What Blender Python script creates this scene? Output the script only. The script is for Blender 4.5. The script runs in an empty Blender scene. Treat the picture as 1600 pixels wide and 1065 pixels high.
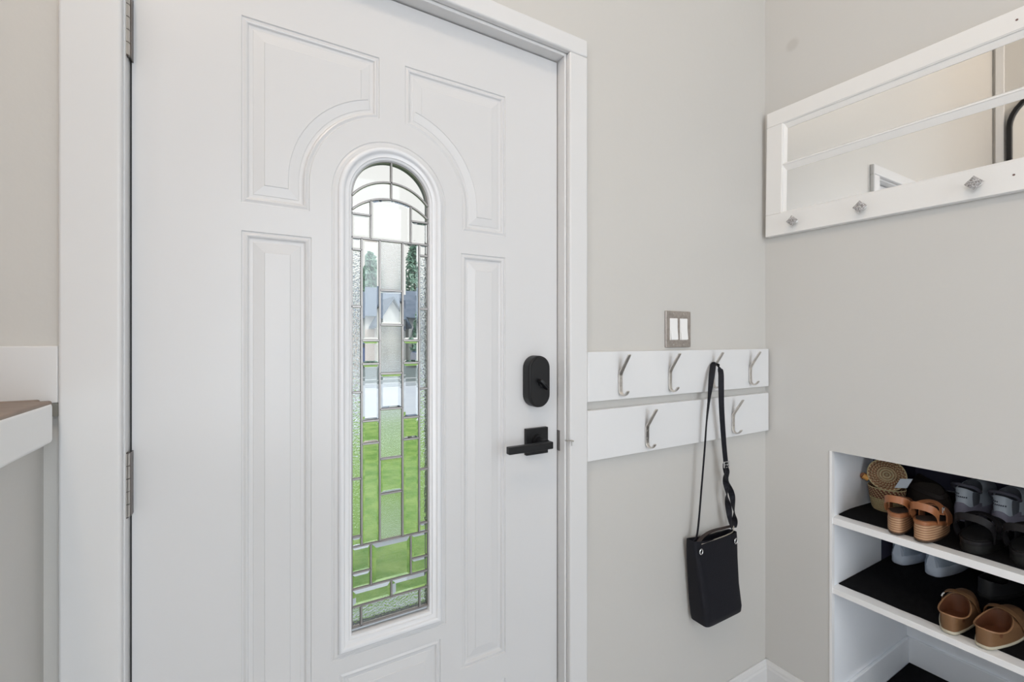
import bpy, bmesh, math, random
from mathutils import Vector, Matrix
random.seed(7)
S = bpy.context.scene
C = S.collection

# ---------------------------------------------------------------- camera
FPX = 703.0
YAW = math.atan((800 - 392.0) / FPX)
cam_d = bpy.data.cameras.new('camera'); cam = bpy.data.objects.new('camera', cam_d); C.objects.link(cam)
cam.location = (0, 0, 1.30); cam.rotation_euler = (math.pi / 2, 0, -YAW)
cam_d.sensor_width = 36; cam_d.lens = 36 * FPX / 1600
cam_d.shift_y = -1.5 / 1600
cam_d.clip_start = 0.02; cam_d.clip_end = 500
S.camera = cam
S.view_settings.view_transform = 'Standard'; S.view_settings.look = 'None'
S.view_settings.gamma = 1; S.view_settings.use_curve_mapping = False
S.view_settings.exposure = 0.0
S.cycles.max_bounces = 14; S.cycles.diffuse_bounces = 6; S.cycles.glossy_bounces = 6
S.cycles.transmission_bounces = 12; S.cycles.transparent_max_bounces = 12
S.cycles.caustics_reflective = False; S.cycles.caustics_refractive = False
S.cycles.use_denoising = True
S.cycles.sample_clamp_indirect = 6

# ---------------------------------------------------------------- sky outside
w = bpy.data.worlds.new('sky'); S.world = w; w.use_nodes = True
bg = w.node_tree.nodes['Background']
bg.inputs[0].default_value = (1.0, 0.985, 0.965, 1); bg.inputs[1].default_value = 0.95
def light(name, kind, loc, energy, color, size=1.0, size_y=None, target=None):
    d = bpy.data.lights.new(name, kind); d.energy = energy; d.color = color
    if kind == 'AREA':
        d.shape = 'RECTANGLE' if size_y else 'DISK'; d.size = size
        if size_y: d.size_y = size_y
    elif kind == 'SUN': d.angle = size
    else: d.shadow_soft_size = size
    o = bpy.data.objects.new(name, d); C.objects.link(o); o.location = loc
    if target is not None:
        o.rotation_euler = (Vector(target) - Vector(loc)).to_track_quat('-Z', 'Y').to_euler()
    return o
sun = light('sun', 'SUN', (0, 0, 20), 1.6, (1, .97, .92), 0.2); sun.rotation_euler = (math.radians(38), 0, math.radians(28))
CL = (-0.50, -0.35)      # ceiling lamp position
light('ceiling_lamp_light', 'POINT', (CL[0], CL[1], 3.33), 33, (1.0, .80, .61), 0.10)
light('back_fill_light', 'AREA', (0.55, -2.86, 1.55), 33, (.86, .93, 1.0), 1.7, 2.3, target=(0.45, 1, 1.3))  # added fill light in front of the added back window
light('left_fill_light', 'AREA', (-2.75, -0.9, 2.3), 48, (.94, .96, 1.0), 1.5, 1.3, target=(1.0, 0.5, 1.6))  # added fill from the left for the right wall; no window there

# ---------------------------------------------------------------- materials
MT = {}
def mat(name, col, rough=.5, metal=0., spec=.5, bump=None, coat=0., trans=0., ior=1.5, emit=None, noise=None):
    if name in MT: return MT[name]
    m = bpy.data.materials.new(name); m.use_nodes = True; nt = m.node_tree; b = nt.nodes['Principled BSDF']
    b.inputs['Base Color'].default_value = (*col, 1); b.inputs['Roughness'].default_value = rough
    b.inputs['Metallic'].default_value = metal; b.inputs['Specular IOR Level'].default_value = spec
    b.inputs['Coat Weight'].default_value = coat; b.inputs['Transmission Weight'].default_value = trans
    b.inputs['IOR'].default_value = ior
    if emit: b.inputs['Emission Color'].default_value = (*emit[0], 1); b.inputs['Emission Strength'].default_value = emit[1]
    tc = nt.nodes.new('ShaderNodeTexCoord')
    if noise:      # (scale, second colour, detail)
        n = nt.nodes.new('ShaderNodeTexNoise'); n.inputs['Scale'].default_value = noise[0]; n.inputs['Detail'].default_value = noise[2]
        nt.links.new(tc.outputs['Object'], n.inputs['Vector'])
        mx = nt.nodes.new('ShaderNodeMix'); mx.data_type = 'RGBA'
        mx.inputs[6].default_value = (*col, 1); mx.inputs[7].default_value = (*noise[1], 1)
        rp = nt.nodes.new('ShaderNodeMapRange'); rp.inputs[1].default_value = .35; rp.inputs[2].default_value = .65
        nt.links.new(n.outputs['Fac'], rp.inputs[0]); nt.links.new(rp.outputs[0], mx.inputs[0])
        nt.links.new(mx.outputs[2], b.inputs['Base Color'])
    if bump:       # (scale, strength, distance)
        n = nt.nodes.new('ShaderNodeTexNoise'); n.inputs['Scale'].default_value = bump[0]; n.inputs['Detail'].default_value = 3
        nt.links.new(tc.outputs['Object'], n.inputs['Vector'])
        bp = nt.nodes.new('ShaderNodeBump'); bp.inputs['Strength'].default_value = bump[1]; bp.inputs['Distance'].default_value = bump[2]
        nt.links.new(n.outputs['Fac'], bp.inputs['Height']); nt.links.new(bp.outputs[0], b.inputs['Normal'])
    MT[name] = m; return m
def nodes(m): return m.node_tree.nodes, m.node_tree.links, m.node_tree.nodes['Principled BSDF']

WALL = mat('wall_paint', (.585, .572, .545), .42, bump=(60, .10, .003))
WALLR = mat('wall_paint_patched', (.605, .598, .578), .5, bump=(60, .08, .003))
FRAMEW = mat('frame_white', (.82, .815, .80), .38)
PAINT = mat('white_paint', (.80, .80, .79), .35, bump=(40, .03, .002))
DOORP = mat('door_white', (.67, .672, .678), .33, bump=(26, .03, .002))
TRIMW = mat('trim_white', (.70, .70, .70), .28)
FASCIA = mat('fascia_white', (.84, .84, .83), .35)
BOARD = mat('board_white', (.74, .745, .75), .38)
SHELFW = mat('shelf_white', (.92, .95, .99), .4)
SHELFE = mat('shelf_edge_white', (.86, .86, .86), .35)
NICKEL = mat('brushed_nickel', (.60, .57, .54), .30, 1.0, noise=(60, (.70, .67, .63), 2))
HINGE = mat('hinge_metal', (.58, .56, .53), .28, 1.0)
BLACKM = mat('black_metal', (.007, .007, .008), .38, .0, spec=.35)
BLACKP = mat('black_leather', (.007, .007, .011), .6, spec=.25, bump=(220, .25, .002))
BLACKF = mat('black_felt', (.007, .007, .008), .95, spec=.1, bump=(300, .6, .003))
NICHE_SHADE = mat('navy_niche_shade', (.10, .10, .165), .7)  # shade deep in the upper niche, put into the colour
CHROME = mat('chrome', (.8, .8, .8), .12, 1.0)
PLATE = mat('steel_plate', (.42, .38, .35), .38, 1.0, noise=(120, (.50, .46, .43), 2))
PLASTIC = mat('white_plastic', (.86, .86, .85), .25)
MIRROR = mat('mirror_silver', (.93, .93, .92), .015, 1.0)
CAME = mat('zinc_came', (.33, .315, .305), .36, .9)
LAMIN = mat('brown_laminate', (.20, .145, .11), .45, noise=(14, (.27, .20, .155), 5))
GAPD = mat('dark_gap', (.03, .03, .03), .7)
TAUPE = mat('raw_drywall_end', (.20, .20, .18), .8)
INS2 = mat('black_insole', (.008, .008, .008), .7, spec=.3)
SPACER = mat('dark_spacer', (.03, .05, .05), .5)
FLOORM = mat('entry_tile', (.68, .70, .74), .4, noise=(6, (.74, .76, .80), 4))
CEILM = mat('ceiling_white', (.78, .78, .77), .8)

# a round, slightly darker repaired spot on the right wall
n_, l_, b_ = nodes(WALLR)
geo = n_.new('ShaderNodeNewGeometry'); vs = n_.new('ShaderNodeVectorMath'); vs.operation = 'DISTANCE'; vs.inputs[1].default_value = (1.648, .8743, 2.338)
mr = n_.new('ShaderNodeMapRange'); mr.interpolation_type = 'SMOOTHSTEP'; mr.inputs[1].default_value = .012; mr.inputs[2].default_value = .028; mr.inputs[3].default_value = .45; mr.inputs[4].default_value = 0
mx = n_.new('ShaderNodeMix'); mx.data_type = 'RGBA'; mx.inputs[6].default_value = (.605, .598, .578, 1); mx.inputs[7].default_value = (.46, .44, .41, 1)
l_.new(geo.outputs['Position'], vs.inputs[0]); l_.new(vs.outputs['Value'], mr.inputs[0]); l_.new(mr.outputs[0], mx.inputs[0]); l_.new(mx.outputs[2], b_.inputs['Base Color'])

def glass(name, kind):
    m = bpy.data.materials.new(name); m.use_nodes = True; nt = m.node_tree; n = nt.nodes; l = nt.links
    n.remove(n['Principled BSDF'])
    g = n.new('ShaderNodeBsdfGlass'); g.inputs['IOR'].default_value = 1.5; g.inputs['Roughness'].default_value = 0.0
    g.inputs['Color'].default_value = (.985, 1, .995, 1)
    l.new(g.outputs[0], n['Material Output'].inputs['Surface'])
    tc = n.new('ShaderNodeTexCoord')
    if kind == 'hammered':
        v = n.new('ShaderNodeTexNoise'); v.inputs['Scale'].default_value = 230; v.inputs['Detail'].default_value = 1.0
        l.new(tc.outputs['Object'], v.inputs['Vector'])
        bp = n.new('ShaderNodeBump'); bp.inputs['Strength'].default_value = 1.0; bp.inputs['Distance'].default_value = .0014
        l.new(v.outputs['Fac'], bp.inputs['Height']); l.new(bp.outputs[0], g.inputs['Normal'])
    if kind == 'reeded':
        v = n.new('ShaderNodeTexWave'); v.wave_type = 'BANDS'; v.bands_direction = 'Z'; v.inputs['Scale'].default_value = 120; v.inputs['Distortion'].default_value = 0
        l.new(tc.outputs['Object'], v.inputs['Vector'])
        bp = n.new('ShaderNodeBump'); bp.inputs['Strength'].default_value = .4; bp.inputs['Distance'].default_value = .0008
        l.new(v.outputs['Fac'], bp.inputs['Height']); l.new(bp.outputs[0], g.inputs['Normal'])
        g.inputs['Roughness'].default_value = .08
    return m
G_CLEAR = glass('bevelled_clear_glass', 'clear'); G_HAM = glass('hammered_glass', 'hammered'); G_REED = glass('reeded_glass', 'reeded')

# ---------------------------------------------------------------- mesh helpers
def obj(name, bm, m, parent=None, smooth=False, bevel=None, label=None):
    me = bpy.data.meshes.new(name); bmesh.ops.recalc_face_normals(bm, faces=bm.faces[:]); bm.to_mesh(me); bm.free()
    for p in me.polygons: p.use_smooth = smooth
    o = bpy.data.objects.new(name, me); C.objects.link(o)
    for mm in (m if isinstance(m, (list, tuple)) else [m]): me.materials.append(mm)
    if parent is not None: o.parent = parent
    if bevel:
        md = o.modifiers.new('bevel', 'BEVEL'); md.width = bevel; md.segments = 3; md.limit_method = 'ANGLE'; md.angle_limit = math.radians(40)
        md.harden_normals = True
        for p in me.polygons: p.use_smooth = True
    elif smooth: md = o.modifiers.new('split', 'EDGE_SPLIT'); md.split_angle = math.radians(50)
    if label: o['label'] = label
    return o
def tag(o, label, cat, group=None):
    o['label'] = label; o['category'] = cat
    if group: o['group'] = group
    return o
def thing(name, label, cat, loc=(0, 0, 0), rotz=0., group=None):
    o = bpy.data.objects.new(name, None); C.objects.link(o); o.location = loc; o.rotation_euler = (0, 0, rotz); o.empty_display_size = .05
    return tag(o, label, cat, group)
def struct(o): o['kind'] = 'structure'; return o
def root(name, loc=(0, 0, 0)):
    o = bpy.data.objects.new(name, None); C.objects.link(o); o.location = loc; o.empty_display_size = .05; return o
def box(bm, x0, x1, y0, y1, z0, z1, mi=0):
    vs = [bm.verts.new((x, y, z)) for x in (x0, x1) for y in (y0, y1) for z in (z0, z1)]
    for f in ((0, 1, 3, 2), (4, 6, 7, 5), (0, 4, 5, 1), (2, 3, 7, 6), (0, 2, 6, 4), (1, 5, 7, 3)):
        bm.faces.new([vs[i] for i in f]).material_index = mi
def boxbm(*a):
    bm = bmesh.new(); box(bm, *a); return bm
def cyl(bm, p0, p1, r0, r1=None, n=20, caps=True, mi=0):
    r1 = r0 if r1 is None else r1; p0 = Vector(p0); p1 = Vector(p1); d = (p1 - p0).normalized()
    a = d.orthogonal().normalized(); b = d.cross(a); R = []
    for p, r in ((p0, r0), (p1, r1)):
        R.append([bm.verts.new(p + a * r * math.cos(2 * math.pi * i / n) + b * r * math.sin(2 * math.pi * i / n)) for i in range(n)])
    for i in range(n): bm.faces.new((R[0][i], R[0][(i + 1) % n], R[1][(i + 1) % n], R[1][i])).material_index = mi
    if caps:
        bm.faces.new(R[0][::-1]).material_index = mi; bm.faces.new(R[1]).material_index = mi
def rings(bm, rs, closed=True, cap0=False, cap1=False, mi=0):
    V = [[bm.verts.new(p) for p in r] for r in rs]; n = len(V[0])
    for a, b in zip(V, V[1:]):
        for i in range(n if closed else n - 1):
            j = (i + 1) % n; bm.faces.new((a[i], a[j], b[j], b[i])).material_index = mi
    if cap0: bm.faces.new(V[0][::-1]).material_index = mi
    if cap1: bm.faces.new(V[-1]).material_index = mi
    return V
def sweep(bm, pts, sides, w, t, mi=0, closed=False):
    """flat strap: box section w (along side) x t swept along pts; w may be a list"""
    rs = []; n = len(pts); pts = [Vector(p) for p in pts]
    for i, p in enumerate(pts):
        a = pts[i - 1] if (i or closed) else p; b = pts[(i + 1) % n] if (i < n - 1 or closed) else p
        T = (b - a).normalized(); s = Vector(sides[i] if isinstance(sides, list) else sides); s = (s - T * s.dot(T)).normalized(); N = T.cross(s)
        ww = (w[i] if isinstance(w, (list, tuple)) else w) / 2; tt = t / 2
        rs.append([p + s * ww + N * tt, p - s * ww + N * tt, p - s * ww - N * tt, p + s * ww - N * tt])
    if closed: rs.append(rs[0])
    rings(bm, rs, cap0=not closed, cap1=not closed, mi=mi)
def tube(bm, pts, r, n=10, mi=0):
    pts = [Vector(p) for p in pts]; rs = []; up = None
    for i, p in enumerate(pts):
        T = (pts[min(i + 1, len(pts) - 1)] - pts[max(i - 1, 0)]).normalized()
        if up is None: up = T.orthogonal().normalized()
        up = (up - T * up.dot(T)).normalized(); b = T.cross(up); rr = r[i] if isinstance(r, (list, tuple)) else r
        rs.append([p + (up * math.cos(2 * math.pi * k / n) + b * math.sin(2 * math.pi * k / n)) * rr for k in range(n)])
    rings(bm, rs, cap0=True, cap1=True, mi=mi)
def bez(ctrl, n=24):
    """Catmull-Rom through control points"""
    P = [Vector(c) for c in ctrl]; P = [2 * P[0] - P[1]] + P + [2 * P[-1] - P[-2]]; out = []
    for k in range(1, len(P) - 2):
        m = n
        for j in range(m):
            t = j / m; a, b, c, d = P[k - 1:k + 3]
            out.append(.5 * ((2 * b) + (-a + c) * t + (2 * a - 5 * b + 4 * c - d) * t * t + (-a + 3 * b - 3 * c + d) * t ** 3))
    out.append(P[-2]); return out

# 2-D polygons in the (x, z) plane, counter-clockwise
def inset(poly, d):
    n = len(poly); out = []
    for i in range(n):
        p0 = Vector(poly[i - 1]); p1 = Vector(poly[i]); p2 = Vector(poly[(i + 1) % n])
        e1 = (p1 - p0).normalized(); e2 = (p2 - p1).normalized()
        n1 = Vector((-e1.y, e1.x)); n2 = Vector((-e2.y, e2.x)); m = (n1 + n2)
        m = m / max(m.dot(n1), .25) if m.length > 1e-6 else n1
        out.append(tuple(p1 + m * d))
    return out
def rect(x0, x1, z0, z1): return [(x0, z0), (x1, z0), (x1, z1), (x0, z1)]
def arch(cx, hw, z0, zc, n=28):
    return [(cx - hw, z0), (cx + hw, z0)] + [(cx + hw * math.cos(math.pi * i / n), zc + hw * math.sin(math.pi * i / n)) for i in range(n + 1)]

# ---------------------------------------------------------------- setting: walls, floor, ceiling
WY = .97; XR = 1.648; CZ = 3.55; YB = -2.95; XL = -.94
bm = bmesh.new()      # door wall, with its opening
box(bm, -3.0, -.1875, WY, 1.11, 0, CZ); box(bm, .7315, 2.5, WY, 1.11, 0, CZ); box(bm, -.1875, .7315, WY, 1.11, 2.066, CZ)
struct(obj('wall_front', bm, WALL))
bm = bmesh.new()      # right wall, with the opening of the shelf niche
box(bm, XR, XR + .10, .757, WY, 0, CZ); box(bm, XR, XR + .10, -.25, .757, .936, CZ); box(bm, XR, XR + .10, YB, -.25, 0, CZ)
struct(obj('wall_right', bm, WALLR))
struct(obj('wall_back', (lambda b: (box(b, -3.0, -.4, YB - .1, YB, 0, CZ), box(b, 1.5, 1.75, YB - .1, YB, 0, CZ), box(b, -.4, 1.5, YB - .1, YB, 0, .35), box(b, -.4, 1.5, YB - .1, YB, 3.1, CZ), b)[-1])(bmesh.new()), WALL))
bm = bmesh.new(); box(bm, XL - .1, XL, .2, WY, 1.207, CZ); box(bm, -3.1, -3.0, YB, WY + .1, 0, CZ)
struct(obj('wall_left', bm, WALL))
struct(obj('floor', boxbm(-.30, 2.4, YB, 1.06, -.1, 0), FLOORM))
struct(obj('ceiling', boxbm(-3.1, 1.76, YB - .1, 1.1, CZ, CZ + .1), CEILM))
# raised upper floor to the left of the entry
bm = bmesh.new(); box(bm, -3.0, -.2787, YB, WY, 0, 1.19)
struct(obj('wall_landing', bm, WALL))
bm = bmesh.new(); box(bm, -3.0, -.2585, YB, .934, 1.197, 1.209); box(bm, -3.0, -.2787, .934, WY, 1.197, 1.209)
struct(obj('floor_upper', bm, LAMIN, bevel=.003))
bm = bmesh.new(); box(bm, -.2785, -.2570, YB, .9330, 1.1455, 1.2065)
struct(obj('trim_1', bm, FASCIA, bevel=.006))
struct(obj('trim_2', boxbm(-.2785, -.2587, .957, WY, 1.182, 1.2022), TAUPE))
struct(obj('baseboard_upper', boxbm(-.94, -.2587, .957, WY + .001, 1.2022, 1.291), TRIMW, bevel=.002))
def baseboard(name, prof_pts, p0, p1, nrm):
    bm = bmesh.new(); p0 = Vector(p0); p1 = Vector(p1); nrm = Vector(nrm)
    rings(bm, [[p + nrm * a + Vector((0, 0, z)) for a, z in prof_pts] for p in (p0, p1)], cap0=True, cap1=True)
    return struct(obj(name, bm, TRIMW))
BP = [(0, 0), (.014, 0), (.014, .098), (.011, .104), (.011, .110), (.006, .118), (.004, .124), (0, .124)]
baseboard('baseboard_front', BP, (.79, WY, 0), (XR, WY, 0), (0, -1, 0))
baseboard('baseboard_right', BP, (XR, WY, 0), (XR, .760, 0), (-1, 0, 0))

# ---------------------------------------------------------------- door casing and jamb
def casing():
    r = struct(root('trim_3'))
    obj('side_casing', boxbm(-.2585, -.1825, .953, WY + .001, 0, 2.113), TRIMW, r, bevel=.005)
    obj('side_casing', boxbm(.7310, .7915, .953, WY + .001, 0, 2.066), TRIMW, r, bevel=.005)
    obj('head_casing', boxbm(-.1825, .7915, .953, WY + .001, 2.066, 2.113), TRIMW, r, bevel=.005)
    bm = bmesh.new()
    box(bm, -.1870, -.1805, .969, 1.10, 0, 2.066); box(bm, .7245, .7320, .969, 1.10, 0, 2.066); box(bm, -.1805, .7245, .969, 1.10, 2.0585, 2.067)
    # door stop behind the leaf
    box(bm, -.1805, -.1680, 1.047, 1.075, 0, 2.0585); box(bm, .7120, .7245, 1.047, 1.075, 0, 2.0585); box(bm, -.1680, .7120, 1.047, 1.075, 2.046, 2.0585)
    obj('jamb', bm, TRIMW, r, bevel=.0015)
    obj('weather_strip', (lambda b: (box(b, .7222, .7245, 1.006, 1.047, .02, 2.0585), box(b, -.1805, -.1783, 1.006, 1.047, .02, 2.0585), box(b, -.1783, .7222, 1.006, 1.047, 2.0563, 2.0585), b)[-1])(bmesh.new()), GAPD, r, label='dark weather strip in the gap round the door')
    obj('threshold', boxbm(-.1805, .7245, .975, 1.10, 0, .016), NICKEL, r)
    bm = bmesh.new(); box(bm, .7228, .7250, .990, 1.012, 1.000, 1.055)
    obj('strike_plate', bm, mat('dark_strike', (.16, .15, .145), .4, .6), r, bevel=.0008, label='small dark strike plate')
    bm = bmesh.new(); cyl(bm, (.7235, .962, 1.033), (.7290, .944, 1.036), .0022, .0016, 8); cyl(bm, (.7290, .944, 1.036), (.7300, .944, 1.022), .0016, .0012, 8); cyl(bm, (.7290, .946, 1.036), (.7340, .941, 1.034), .0024, .0020, 8)
    obj('catch', bm, HINGE, r, smooth=True, label='tiny bent metal catch')
casing()

# ---------------------------------------------------------------- the door
DX0, DX1, DZ0, DZ1, DY, DT = -.1775, .7216, .018, 2.0555, 1.0, .044
CX = .2726
def rc(x, z, y): return (x, y, z)
def arch_panel(sgn):
    """upper corner panel: outer corner square, inner lower corner cut by the arc round the glass"""
    ac, R = 1.6195, .1690
    xo = CX - sgn * .2885; xi = CX - sgn * .0285; xb = CX - sgn * .1690
    a0 = math.acos(.0285 / R)                  # angle from horizontal of the arc end near the middle
    pts = [(xo, 1.5625), (xb, 1.5625), (xb, ac)]
    for i in range(1, 17):
        a = a0 * i / 16; pts.append((CX - sgn * R * math.cos(a), ac + R * math.sin(a)))
    pts += [(xi, 1.9195), (xo, 1.9195)]
    # counter-clockwise in (x, z)
    if sgn < 0: pts = pts[::-1]
    return pts
GX, GHW, GZ0, GZC = CX, .1145, .641, 1.6115
holes = [arch_panel(1), arch_panel(-1), rect(-.0158, .1070, .505, 1.5095), rect(.4382, .5610, .505, 1.5095), rect(.1600, .3860, .17, .597),
         rect(-.0158, .1070, .17, .44), rect(.4382, .5610, .17, .44)]
PPROF = [(0, 0), (.0013, .0024), (.0030, .0024), (.0075, .0004), (.0100, .0012), (.0125, .0046), (.0145, .0052), (.0190, .0052), (.0203, .0042), (.0385, .0015), (.0396, .0003)]
def door_leaf(r):
    bm = bmesh.new(); y = DY
    outer = rect(DX0, DX1, DZ0, DZ1)
    ah = arch(GX, GHW + .0125, GZ0 - .0125, GZC, 32)
    loops = []
    for poly in [outer] + holes + [ah]:
        vs = [bm.verts.new(rc(x, z, y)) for x, z in poly]; loops.append(vs)
        for i in range(len(vs)): bm.edges.new((vs[i], vs[(i + 1) % len(vs)]))
    bmesh.ops.triangle_fill(bm, use_beauty=True, use_dissolve=False, edges=bm.edges[:], normal=(0, -1, 0))
    # drop triangles that filled the holes
    def inside(pt, poly):
        c = False; n = len(poly)
        for i in range(n):
            (x1, z1), (x2, z2) = poly[i], poly[(i + 1) % n]
            if (z1 > pt[1]) != (z2 > pt[1]) and pt[0] < (x2 - x1) * (pt[1] - z1) / (z2 - z1) + x1: c = not c
        return c
    for f in bm.faces[:]:
        c = f.calc_center_median()
        if any(inside((c.x, c.z), h) for h in holes + [ah]): bm.faces.remove(f)
    for h, vs in zip(holes, loops[1:1 + len(holes)]):
        prev = vs
        for d, dep in PPROF[1:]:
            q = inset(h, d); cur = [bm.verts.new(rc(x, z, y + dep)) for x, z in q]; n = len(cur)
            for i in range(n): bm.faces.new((prev[i], prev[(i + 1) % n], cur[(i + 1) % n], cur[i]))
            prev = cur
        bm.faces.new(prev)
    prev = loops[-1]; h = ah
    for d, dep in [(.0012, .0016), (.0030, .0016), (.006, .0003), (.0125, 0), (.020, 0), (.0201, DT)]:
        cur = [bm.verts.new(rc(x, z, y + dep)) for x, z in inset(h, d)]; n = len(cur)
        for i in range(n): bm.faces.new((prev[i], prev[(i + 1) % n], cur[(i + 1) % n], cur[i]))
        prev = cur
    hb = prev
    # edges of the slab and its plain outer face
    ob = [bm.verts.new(rc(x, z, y + DT)) for x, z in outer]
    for i in range(4): bm.faces.new((loops[0][i], loops[0][(i + 1) % 4], ob[(i + 1) % 4], ob[i]))
    es = [bm.edges.new((ob[i], ob[(i + 1) % 4])) if not bm.edges.get((ob[i], ob[(i + 1) % 4])) else bm.edges.get((ob[i], ob[(i + 1) % 4])) for i in range(4)]
    es += [bm.edges.get((hb[i], hb[(i + 1) % len(hb)])) for i in range(len(hb))]
    bmesh.ops.triangle_fill(bm, use_beauty=True, use_dissolve=False, edges=es, normal=(0, 1, 0))
    return obj('door_leaf', bm, DOORP, r)
door = struct(root('door_1'))
door_leaf(door)
# white surround that holds the glass
bm = bmesh.new(); base = arch(GX, GHW, GZ0, GZC, 40)
prof = [(0, .001), (0, -.003), (.0010, -.0055), (.0035, -.0078), (.0065, -.0085), (.0095, -.0078), (.0120, -.0055), (.0135, -.0030), (.0150, -.0020), (.0215, -.0016), (.0225, .0000), (.0235, .0008), (.0262, .0010), (.0275, .0025), (.0295, .0105), (.0296, .016)]
rings(bm, [[rc(x, z, DY + y) for x, z in inset(base, d)] for d, y in prof])
o = obj('glass_surround', bm, mat('surround_white', (.78, .79, .81), .22), door, smooth=True)
# leaded glass: everything in one plane
GY = 1.0105; gx = CX; HW = .0862; gz0 = .680; gzc = 1.6125
rowsL = [1.4955, 1.3720, 1.1870, 1.0000, .8750]
ci, co = .0256, .0645; mid = .0448; zt = 1.5213; zb = .8540; zh = 1.5727
def lead():
    bm = bmesh.new(); W = .0054
    def bar(x0, z0, x1, z1, w=W):
        p = Vector((x0, 0, z0)); q = Vector((x1, 0, z1)); T = (q - p).normalized(); s = Vector((0, 1, 0)).cross(T)
        rs = []
        for a in (p, q):
            rs.append([a + s * (w / 2 * c) + Vector((0, GY + d, 0)) for c, d in ((-1, -.0012), (-.6, -.0034), (.6, -.0034), (1, -.0012), (1, .0030), (.6, .0045), (-.6, .0045), (-1, .0030))])
        rings(bm, rs, cap0=True, cap1=True)
    def arcbar(zc, R, x0, x1, n=20):
        P = []
        for i in range(n + 1):
            x = x0 + (x1 - x0) * i / n; P.append((gx + x, zc + math.sqrt(max(R * R - x * x, 0))))
        for a, b in zip(P, P[1:]): bar(*a, *b)
    ar = arch(gx, HW - .0005, gz0 + .001, gzc, 40)
    for i in range(len(ar)): bar(*ar[i], *ar[(i + 1) % len(ar)], w=.0055)
    arcbar(1.543, .109, -HW, HW); arcbar(1.490, .1245, -HW, HW)
    bar(gx, 1.6140, gx, gzc + HW)
    zA = lambda x: 1.490 + math.sqrt(.1245 ** 2 - x * x)
    for s in (-1, 1):
        bar(gx + s * mid, zt, gx + s * mid, zA(mid)); bar(gx + s * mid, zh, gx + s * HW, zh)
        bar(gx + s * ci, zb, gx + s * ci, zt); bar(gx + s * co, zb, gx + s * co, zt)
        for z in rowsL: bar(gx + s * co, z, gx + s * HW, z)
        for z in (1.2990, 1.2478, 1.1233, 1.0738): bar(gx + s * ci, z, gx + s * co, z)
        bar(gx + s * mid, .7626, gx + s * mid, zb); bar(gx + s * mid, .7975, gx + s * HW, .7975)
        bar(gx + s * .0655, gz0, gx + s * .0655, .7246)
    for z in (1.4106, 1.3336, 1.2253, 1.1462, 1.0360, .9580): bar(gx - ci, z, gx + ci, z)
    for z in (zt, zb, .7626, .7246): bar(gx - HW, z, gx + HW, z)
    bar(gx, .7246, gx, .7626)
    return obj('lead_came', bm, CAME, door)
lead()
def pane(bm, poly, b=.0062, h=.0026, flat=False):
    """one bevelled pane: thin at its rim, thick in its middle"""
    poly = inset(poly, .0004); f = [rc(x, z, GY - .0002) for x, z in poly]
    k = [rc(x, z, GY + .0018) for x, z in poly]
    if flat:
        rings(bm, [k, f], cap0=True, cap1=True)
    else:
        q = [rc(x, z, GY - .0002 - h) for x, z in inset(poly, b)]
        rings(bm, [k, f, q], cap0=True, cap1=True)
bmC, bmH, bmR = bmesh.new(), bmesh.new(), bmesh.new()
X = lambda v: gx + v
def col(bm, x0, x1, zs, **kw):
    for a, b in zip(zs, zs[1:]): pane(bm, rect(X(x0), X(x1), b, a), **kw)
for s in (-1, 1):
    a, b = sorted((s * ci, s * co)); col(bmC, a, b, [zt, 1.2990, 1.2478, 1.1233, 1.0738, zb])
    a, b = sorted((s * co, s * HW)); col(bmC, a, b, [zt, rowsL[0]], b=.005); col(bmC, a, b, [rowsL[4], zb], b=.005)
    col(bmH, a, b, rowsL, flat=True)
    a, b = sorted((s * mid, s * HW)); col(bmC, a, b, [zb, .7975, .7626]); col(bmC, a, b, [zh, zt])
    a, b = sorted((0, s * HW)); col(bmC, a, b, [.7626, .7246], b=.009, h=.004)
    a, b = sorted((s * .0655, s * HW)); col(bmH, a, b, [.7246, gz0 + .001], flat=True)
    # pieces between the arcs and the rows
    zA = lambda x: 1.490 + math.sqrt(.1245 ** 2 - x * x); zB = lambda x: 1.543 + math.sqrt(.109 ** 2 - x * x)
    xs = [mid + (HW - mid) * i / 8 for i in range(9)]
    P = [(X(s * x), zA(x)) for x in xs[:-1]] + [(X(s * HW), zA(HW)), (X(s * HW), zh), (X(s * mid), zh)]
    P = P if s < 0 else P[::-1]
    # orientation check
    def ccw(P): return P if sum(P[i][0] * P[(i + 1) % len(P)][1] - P[(i + 1) % len(P)][0] * P[i][1] for i in range(len(P))) > 0 else P[::-1]
    pane(bmC, ccw(P), b=.002, h=.001)
    xs = [HW * i / 12 for i in range(13)]
    pane(bmC, ccw([(X(s * x), zA(x)) for x in xs] + [(X(s * x), zB(x)) for x in xs[::-1]]), flat=True)
    arcp = [(X(s * HW * math.cos(t)), gzc + HW * math.sin(t)) for t in [math.pi / 2 * i / 14 for i in range(15)]]
    pane(bmC, ccw([(X(s * x), zB(x)) for x in xs] + arcp), flat=True)
zA = lambda x: 1.490 + math.sqrt(.1245 ** 2 - x * x)
xs = [-mid + 2 * mid * i / 12 for i in range(13)]
pane(bmC, [(X(-mid), zt), (X(mid), zt)] + [(X(x), zA(x)) for x in xs[::-1]], b=.006)
col(bmR, -ci, ci, [zt, 1.4106], flat=True); col(bmC, -ci, ci, [1.4106, 1.3336]); col(bmR, -ci, ci, [1.3336, 1.2253], flat=True)
col(bmC, -ci, ci, [1.2253, 1.1462]); col(bmR, -ci, ci, [1.1462, 1.0360], flat=True); col(bmC, -ci, ci, [1.0360, .9580]); col(bmR, -ci, ci, [.9580, zb], flat=True)
pane(bmC, rect(X(-mid), X(mid), .7626, zb), b=.010, h=.005)
col(bmH, -.0655, .0655, [.7246, gz0 + .001], flat=True)
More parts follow.
